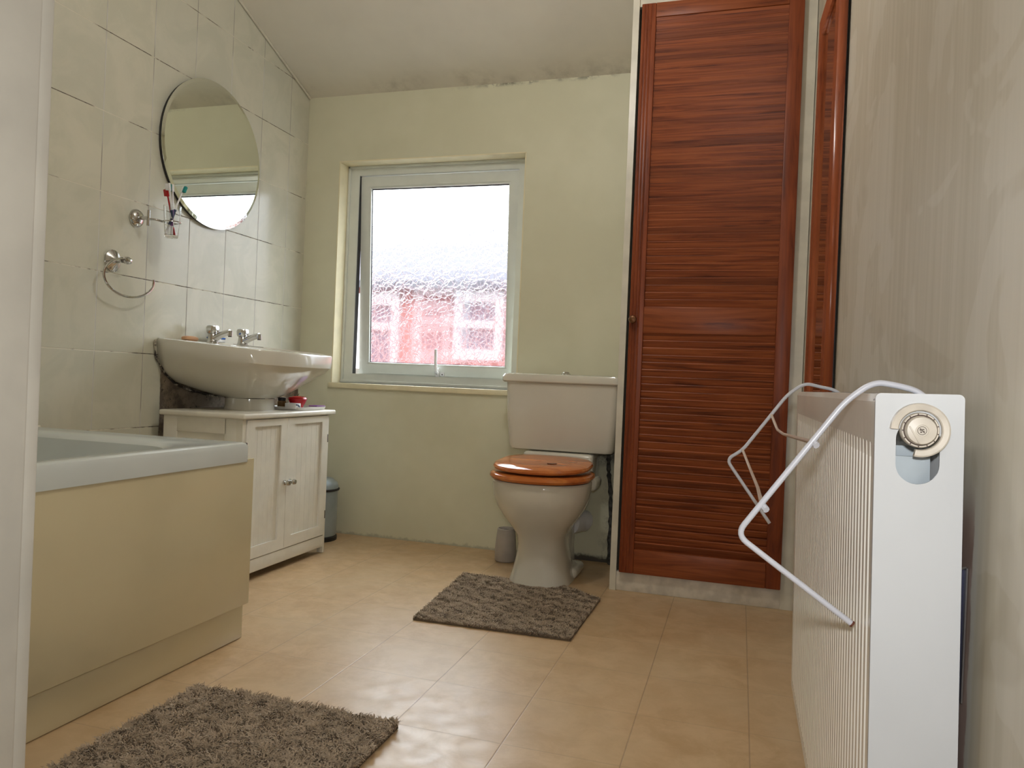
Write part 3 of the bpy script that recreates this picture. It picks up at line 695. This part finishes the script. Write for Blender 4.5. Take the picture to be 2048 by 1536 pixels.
# cistern
ci0, ci1, cyf, cyb = TX0-.252, TX0+.252, 3.085, 3.272
def crr(e, z, f=0, r=.03): return rr(ci0+e, ci1-e, cyf+f, cyb, z, r, 6)
tk(MB().loft([crr(.040, .490, .022), crr(.030, .494, .014), crr(.024, .510, .008), crr(.012, .64, .002), crr(.006, .776, 0)]).build('cistern', M['ceramic'], to))
tk(MB().loft([crr(-.004, .777, -.006), crr(-.010, .783, -.014), crr(-.011, .800, -.015), crr(-.004, .812, -.010), crr(.012, .8165, .006)]).build('cistern_lid', M['ceramic'], to))
tk(MB().lathe([(.021, 0), (.021, .004), (.015, .008), (.014, .012), (.005, .014)], (TX0, 3.17, .816), 'Z', 28).build('flush_button', M['chrome'], to))
# seat and lid
def eg2(e, z): return [Vector((p.x, p.y, p.z+.012*(p.y-2.62))) for p in egg(.199-e, 2.622+e, 3.020-e*.6, z, pw=2.2)]
seat = tk(MB().loft([eg2(.018, .4060), eg2(.006, .409), eg2(.0, .418), eg2(.003, .428), eg2(.014, .4335), eg2(.07, .434)]).build('seat', M['seat'], to))
def eg3(e, z): return [Vector((p.x, p.y, p.z+.045*(p.y-2.634))) for p in egg(.188-e, 2.634+e, 3.022-e*.6, z, pw=2.2)]
lid = tk(MB().loft([eg3(.014, .4400), eg3(.003, .443), eg3(0, .450), eg3(.004, .458), eg3(.016, .4640), eg3(.06, .4665), eg3(.12, .4672)]).build('seat_lid', M['seat'], to))
b = MB()
for dx in (-.115, .115): b.lathe([(.008, .404), (.008, .412), (.010, .44)], (TX0+dx*.6, 3.034, 0), 'Z', 16)
b.tube([(TX0-.08, 3.034, .436), (TX0+.08, 3.034, .436)], .006, 10)
tk(b.build('hinge', M['chrome'], to))
tk(MB().lathe([(.019, 0), (.019, .0013)], (TX0+.050, 2.775, .4672+.045*.141), 'Z', 24).build('dark_knot', plain('dark_wood_knot', (112, 58, 30), .2), lid))
# overflow / feed pipe
b = MB(); random.seed(3)
pp = [(-.532, 3.235, .492), (-.532, 3.235, .44), (-.530, 3.237, .40), (-.520, 3.242, .33), (-.516, 3.245, .24), (-.514, 3.246, .16), (-.512, 3.247, .08), (-.510, 3.248, .002)]
b.tube(pp, lambda q: .0085+.0018*math.sin(q*61)+.0016*math.sin(q*97+1)+(.006 if q > .72 else 0)*(.6+.4*math.sin(q*50)), 10, 2)
o = b.build('water_pipe', M['pipe'])
tag(o, 'dusty grey water pipe running from cistern down to the floor', 'pipe')

# ------------------------------------------------------------------ toilet brush pot, pedal bin
bp = thing('toilet_brush_pot', 'pale grey tapered toilet brush pot behind the toilet', 'brush pot', (-.945, 3.115, 0))
MB().loft([[Vector((r_*math.cos(2*PI*i/32), r_*math.sin(2*PI*i/32), h_)) for i in range(32)] for r_, h_ in ((.040, .0), (.046, .006), (.047, .05), (.042, .11), (.038, .140), (.034, .143), (.030, .135), (.030, .03), (.001, .029))]).build('pot', M['grey_cup'], bp)
MB().lathe([(.026, .030), (.028, .06), (.027, .128), (.010, .137)], (0, 0, 0), 'Z', 20).build('brush', M['dark'], bp)
bn = thing('pedal_bin', 'blue-grey steel pedal bin behind the cabinet', 'bin', (-1.884, 3.125, 0), (0, 0, 0)); bn.scale = (.92, .92, .92)
MB().lathe([(.098, .024), (.100, .03), (.100, .262)], (0, 0, 0), 'Z', 48).build('body', M['bin'], bn)
MB().lathe([(.100, .262), (.103, .264), (.103, .272), (.096, .292), (.070, .312), (.01, .318)], (0, 0, 0), 'Z', 48).build('lid', M['bin'], bn)
MB().lathe([(.104, 0), (.104, .018), (.100, .0235)], (0, 0, 0), 'Z', 48).build('base_ring', M['dark'], bn)
MB().tube([(.104*math.cos(a), .104*math.sin(a), .258) for a in [math.radians(-100+k*10) for k in range(21)]], .006, 8).build('carry_handle', M['dark'], bn)

# ------------------------------------------------------------------ radiator
RX = .118; RT = .783; RY0, RY1 = .752, 1.735; RZ0 = .15; RD = .072
RLc = (RX, RY0, RT)
ra = thing('radiator', 'white ribbed double-panel radiator mounted on the right-hand wall', 'radiator', RLc, (0, -.020, 0))
def rk(o): return kid(o, RLc)
# ribbed front
prof = []; y = RY0+.004; pr = .0205
prof.append((RY0+.003, 0))
yy = RY0+.016
while yy+pr < RY1-.012:
    prof += [(yy, 0.), (yy+.0035, .0045), (yy+.0065, .0045), (yy+.010, 0.)]; yy += pr
prof.append((RY1-.003, 0))
def front(zlo, ztop):
    vs, fs = [], []
    levels = [(zlo, 0.), (zlo+.02, 0.), (zlo+.035, 1.), (ztop-.060, 1.), (ztop-.046, 0.), (ztop-.008, 0.)]
    n = len(prof)
    for z, k in levels:
        for (yv, dpt) in prof: vs.append((RX+dpt*k, yv, z))
    for (yv, dpt) in prof: vs.append((RX+.004, yv, ztop-.001))
    for (yv, dpt) in prof: vs.append((RX+.012, yv, ztop))
    L = len(levels)+2
    for j in range(L-1):
        for i in range(n-1): fs.append((j*n+i, j*n+i+1, (j+1)*n+i+1, (j+1)*n+i))
    return vs, fs
vs, fs = front(RZ0, RT)
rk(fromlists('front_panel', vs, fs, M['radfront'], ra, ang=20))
rk(MB().box(RX+RD-.014, RX+RD-.004, RY0+.012, RY1-.012, RZ0, RT-.012, bev=.004).build('back_panel', M['rad'], ra))
b = MB()
n = 34
for i in range(n):
    y0 = RY0+.03+i*(RY1-RY0-.06)/n; x0, x1 = RX+.012, RX+RD-.006
    b.box(x0, x1, y0, y0+.010, RT-.003, RT-.0005, rot=None)
for k in range(5): x = RX+.010+k*(RD-.018)/4; b.box(x-.002, x+.002, RY0+.01, RY1-.01, RT-.0035, RT)
rk(b.build('top_grille', M['rad'], ra))
rk(MB().box(RX+.022, RX+RD-.028, RY0+.05, RY1-.05, RZ0+.03, RT-.05).build('convector_fins', M['radin'], ra))
# end panel with valve hole
hx_, hz0, hz1, hr = RX+.0352, .7195, .742, .0178
hole = [(hx_+hr*math.cos(a), hz1+hr*math.sin(a)) for a in [PI*i/16 for i in range(17)]]+[(hx_+hr*math.cos(a), hz0+hr*math.sin(a)) for a in [PI+PI*i/16 for i in range(17)]]
def rrect(x0, x1, z0, z1, r, n=6):
    return [(v_.x, v_.y) for v_ in rr(x0, x1, z0, z1, 0, r, n)]
rk(plate('end_panel', rrect(RX, RX+RD, RZ0, RT, .005), [hole], .0025, lambda u, v_, q: (u, RY0+q, v_), M['rad'], ra))
b = MB()   # folded rims of the end panel
b.box(RX+.0005, RX+.004, RY0, RY0+.016, RZ0+.004, RT-.005, bev=.0015); b.box(RX+RD-.004, RX+RD-.0005, RY0, RY0+.022, RZ0+.004, RT-.005, bev=.0015); b.box(RX+.004, RX+RD-.004, RY0, RY0+.018, RT-.004, RT-.0005, bev=.0012)
rk(b.build('end_rim', M['rad'], ra))
rk(MB().box(RX+.006, RX+RD-.022, RY0+.020, RY0+.024, .64, .725).build('inner_plate', M['radin'], ra))
# valve
vc = (RX+.0362, RY0-.001, .7505); VS = .81
def arc_ring(r0, r1, a0, a1, y0, y1, n=40):
    vs, fs = [], []
    for i in range(n+1):
        a = math.radians(a0+(a1-a0)*i/n)
        for (r_, yy_) in ((r1, y1), (r1*.985, y0+.001), (r1*.93, y0), (r0*1.05, y0+.0005), (r0, y0+.002), (r0, y1)): vs.append((vc[0]+r_*math.cos(a), vc[1]+yy_, vc[2]+r_*math.sin(a)))
    for i in range(n):
        for k_ in range(6): fs.append((i*6+k_, i*6+(k_+1) % 6, (i+1)*6+(k_+1) % 6, (i+1)*6+k_))
    fs.append(tuple(range(6))); fs.append(tuple(n*6+k_ for k_ in range(6)))
    return vs, fs
vs, fs = arc_ring(.0215, .0300, -102, 178, -.008, 0)
vs = [tuple((Vector(p)-Vector(vc))*VS+Vector(vc)) for p in vs]
rk(fromlists('valve_collar', vs, fs, M['valve'], ra))
def vsc(o): o.data.transform(Matrix.Translation(vc) @ Matrix.Scale(VS, 4) @ Matrix.Translation(-Vector(vc))); return rk(o)
kn = vsc(MB().lathe([(.0195, .006), (.0195, -.004), (.0185, -.0065), (.0172, -.0065), (.0168, -.004), (.0160, -.004), (.0158, -.010), (.0145, -.0135), (.0065, -.0145), (.0062, -.0138), (.001, -.0138)], vc, 'Y', 48).build('valve_knob', M['valve'], ra))
b = MB()
for k_ in range(26):
    a = 2*PI*k_/26+.1
    if k_ % 2: b.box(vc[0]-.0006, vc[0]+.0006, vc[1]-.0068, vc[1]-.0064, vc[2]+.0172, vc[2]+.0186, rot=Matrix.Translation(vc) @ Matrix.Rotation(a, 4, 'Y') @ Matrix.Translation(-Vector(vc)))
b.tube([(vc[0]+.0166*math.cos(a), vc[1]-.0042, vc[2]+.0166*math.sin(a)) for a in [2*PI*i/40 for i in range(41)]], .0008, 6)
vsc(b.build('grime_ring', plain('brown_grime', (74, 54, 44), .6), kn))
vsc(MB().box(vc[0]-.0095, vc[0]-.0080, vc[1]-.0150, vc[1]-.0120, vc[2]-.011, vc[2]+.010, bev=.0006, rot=Matrix.Translation(vc) @ Matrix.Rotation(math.radians(-28), 4, 'Y') @ Matrix.Translation(-Vector(vc))).build('knob_ridge', M['valve'], kn))
b = MB()   # small shield-like emblem of facets in the middle of the knob
for (dx, dz, w_, h_) in ((-.0016, .0008, .0018, .0016), (.0010, .0014, .0020, .0012), (-.0010, -.0016, .0016, .0016), (.0016, -.0010, .0014, .0018)):
    b.box(vc[0]+dx-w_/2, vc[0]+dx+w_/2, vc[1]-.0146, vc[1]-.0138, vc[2]+dz-h_/2, vc[2]+dz+h_/2)
b.tube([(vc[0]+.0044*math.cos(a), vc[1]-.0142, vc[2]+.0044*math.sin(a)) for a in [2*PI*i/30 for i in range(31)]], .0003, 6)
b.tube([(vc[0]-.0022, vc[1]-.0146, vc[2]+.0026), (vc[0]+.0024, vc[1]-.0146, vc[2]-.0024)], .0005, 6)
vsc(b.build('emblem', plain('emblem_grey_brown', (104, 92, 82), .5), kn))
vsc(MB().lathe([(.012, .004), (.012, .04)], vc, 'Y', 24).build('valve_body', M['dark'], ra))
# brown steel bracket strip between radiator and wall
b = MB(); b.box(XR-.010, XR-.006, .800, .83, .12, .655, bev=.0008); b.box(XR-.016, XR-.010, .800, .803, .50, .640); b.box(XR-.016, XR-.010, .800, .803, .12, .455)
wb = MB().box(XR-.013, XR-.0015, .806, .812, .16, .620, bev=.0008).build('wall_bracket', M['bracket'])
tag(wb, 'dark blue steel hanging bracket between radiator and wall', 'bracket')
b.bm.free()
b = MB(); b.box(XR-.0022, XR-.0008, .800, .806, .495, .622); b.tube([(XR-.0015, .803, .622), (XR-.008, .803, .620)], .0012, 6); b.box(XR-.0022, XR-.0008, .800, .806, .16, .430)
b.build('bracket_edge', M['steel'], wb)

# ------------------------------------------------------------------ wire airer hooked over the radiator
AL = (RX, .83, .783)
M['wire_shaded'] = plain('shaded_coated_wire', (196, 176, 160), .3, var=.02)  # the airer's white wire with brownish shade and reflection put into its colour
ar = thing('wire_airer', 'white wire airer hooked over the top of the radiator', 'airer', AL)
def ak(o): return kid(o, AL)
def pathx(pts, y): return [(x, y, z) for x, z in pts]
def curvy(pts, it=2):   # round corners only near the vertices
    P = [Vector(p) for p in pts]; out = [P[0]]
    for a, b_, c_ in zip(P, P[1:], P[2:]):
        r1, r3 = min(.014, (a-b_).length*.45), min(.014, (c_-b_).length*.45)
        p0 = b_+(a-b_).normalized()*r1; p2 = b_+(c_-b_).normalized()*r3
        for k_ in range(7):
            t_ = k_/6; out.append(p0*(1-t_)**2+b_*2*t_*(1-t_)+p2*t_*t_)
    return out+[P[-1]]
near = ak(MB().tube(curvy(pathx([(.180, .776), (.168, .787), (.150, .7915), (.128, .7945), (.103, .774), (.002, .628), (.117, .549)], .83)), .0031, 12).build('side_rod', M['wire'], ar))
far = ak(MB().tube(curvy(pathx([(.180, .778), (.165, .789), (.141, .793), (.115, .799), (.085, .776), (.009, .667), (-.020, .647), (.063, .532)], 1.5)), .0031, 12).build('side_rod', M['wire'], ar))
ak(MB().tube(curvy([(.058, 1.5, .737), (.066, 1.42, .713), (.070, 1.30, .712), (.073, .83, .730)]), .0024, 10).build('cross_bar', M['wire_shaded'], ar))
ak(MB().tube(curvy([(.009, 1.5, .667), (.022, 1.36, .645), (.030, 1.15, .640), (.027, .83, .660)]), .0024, 10).build('cross_bar', M['wire_shaded'], ar))
for pp_ in ([(.073, .833, .731), (.077, .826, .727)], [(.027, .833, .661), (.031, .826, .657)]): ak(MB().tube(pp_, .0036, 8).build('weld_blob', M['wire'], near))
ak(MB().tube([(.1168, .83, .5492), (.1185, .83, .5480)], .0033, 10).build('rust_tip', plain('rusty_wire_end', (100, 52, 34), .7), near))

# ------------------------------------------------------------------ shaggy mats
def mat_pile(name, c1, c2, c3):
    t = NT(name); f = t.noise(9, 4, .6); g = t.noise(110, 2, .5)
    c = t.mix(t.ramp(f, .35, .65), srgb(*c1), srgb(*c2)); c = t.mix(t.math('MULTIPLY', t.ramp(g, .5, .75), .5), c, srgb(*c3))
    return t.fin(c, .85)
def shag(name, label, quad, hole, n, hgt, wid, seed, mat):
    """quad: 4 corners (u,v order), hole(x,y)->bool; tufts are bent tapering strands"""
    root = thing(name, label, 'rug', (sum(q[0] for q in quad)/4, sum(q[1] for q in quad)/4, 0))
    cx, cy = root.location.x, root.location.y
    rng = np.random.default_rng(seed); Q = np.array(quad, float)
    def bil(u, v_): return ((1-u)*(1-v_))[:, None]*Q[0]+(u*(1-v_))[:, None]*Q[1]+(u*v_)[:, None]*Q[2]+((1-u)*v_)[:, None]*Q[3]
    # backing follows the outline, cells over the cut-out are left out
    N = 40; vs, fs, idx = [], [], {}
    for j in range(N+1):
        for i in range(N+1):
            p = bil(np.array([i/N]), np.array([j/N]))[0]; idx[i, j] = len(vs); vs.append((p[0]-cx, p[1]-cy, .001)); vs.append((p[0]-cx, p[1]-cy, .006))
    for j in range(N):
        for i in range(N):
            p = bil(np.array([(i+.5)/N]), np.array([(j+.5)/N]))[0]
            if hole(p[0], p[1]): continue
            a, b_, c_, d_ = idx[i, j], idx[i+1, j], idx[i+1, j+1], idx[i, j+1]
            fs.append((a+1, b_+1, c_+1, d_+1)); fs.append((d_, c_, b_, a))
            for (p_, q_, di, dj) in ((a, b_, 0, -1), (b_, c_, 1, 0), (c_, d_, 0, 1), (d_, a, -1, 0)):
                ii, jj = i+di, j+dj
                out = not (0 <= ii < N and 0 <= jj < N)
                if not out:
                    w_ = bil(np.array([(ii+.5)/N]), np.array([(jj+.5)/N]))[0]; out = hole(w_[0], w_[1])
                if out: fs.append((p_, q_, q_+1, p_+1))
    fromlists('backing', vs, fs, M['rug'], root, smooth=False)
    u, v_ = rng.random(n), rng.random(n); P = bil(u, v_)
    keep = np.array([not hole(a, b_) for a, b_ in P]); P = P[keep]; n = len(P)
    # clumpy lean direction field
    fx, fy = P[:, 0]*42, P[:, 1]*42
    lean = np.sin(fx*1.9+2*np.sin(fy*1.7+seed))*1.6+np.cos(fy*2.1+fx*.75)*1.9+rng.normal(0, 1.1, n)
    clump = .88+.12*np.sin(fx*2.3+1.4*np.sin(fy*1.8))*np.sin(fy*2.2)
    Hh = hgt*clump*(.7+.6*rng.random(n)); reach = Hh*(.35+.75*rng.random(n))
    dirx, diry = np.cos(lean), np.sin(lean); sx, sy = -diry, dirx
    V = np.zeros((n, 8, 3)); prof_ = [(0, 0, 1.0), (.25, .5, 1.15), (.65, .88, .9), (1.0, .92, .45)]
    for k_, (rr_, hh_, ww_) in enumerate(prof_):
        for sgn in (0, 1):
            q = (sgn*2-1)*wid*ww_
            V[:, k_*2+sgn, 0] = P[:, 0]-cx+dirx*reach*rr_+sx*q
            V[:, k_*2+sgn, 1] = P[:, 1]-cy+diry*reach*rr_+sy*q
            V[:, k_*2+sgn, 2] = .004+Hh*hh_
    F = np.array([[0, 1, 3, 2], [2, 3, 5, 4], [4, 5, 7, 6]]); Fa = (np.arange(n)[:, None, None]*8+F[None]).reshape(-1, 4)
    me = bpy.data.meshes.new('pile'); me.vertices.add(n*8); me.vertices.foreach_set('co', V.reshape(-1))
    me.loops.add(len(Fa)*4); me.loops.foreach_set('vertex_index', Fa.reshape(-1)); me.polygons.add(len(Fa))
    me.polygons.foreach_set('loop_start', np.arange(len(Fa))*4); me.polygons.foreach_set('loop_total', np.full(len(Fa), 4)); me.update(calc_edges=True)
    me.polygons.foreach_set('use_smooth', np.ones(len(Fa), bool))
    o = link('pile', me, mat, root); o['kind'] = 'stuff'
    return root
pm = mat_pile('taupe_wool_pile', (174, 155, 132), (156, 138, 116), (200, 182, 158))
shag('bath_mat', 'shaggy taupe bath mat on the floor beside the bath', [(-1.212, .74), (-.690, .74), (-.694, 1.525), (-1.222, 1.525)], lambda x, y: False, 90000, .017, .0013, 5, pm)
def ped_hole(x, y): return (abs((x-TX0)/.114)**2.8+abs((min(y, 2.89)-2.89)/.150)**2.8 < 1) or (x > -.60 and y > 2.80-(x+.60)*.72)
shag('pedestal_mat', 'short-pile taupe mat around the foot of the toilet', [(-.975, 2.222), (-.462, 2.232), (-.452, 2.80), (-1.025, 2.815)], ped_hole, 60000, .009, .0013, 9, pm)
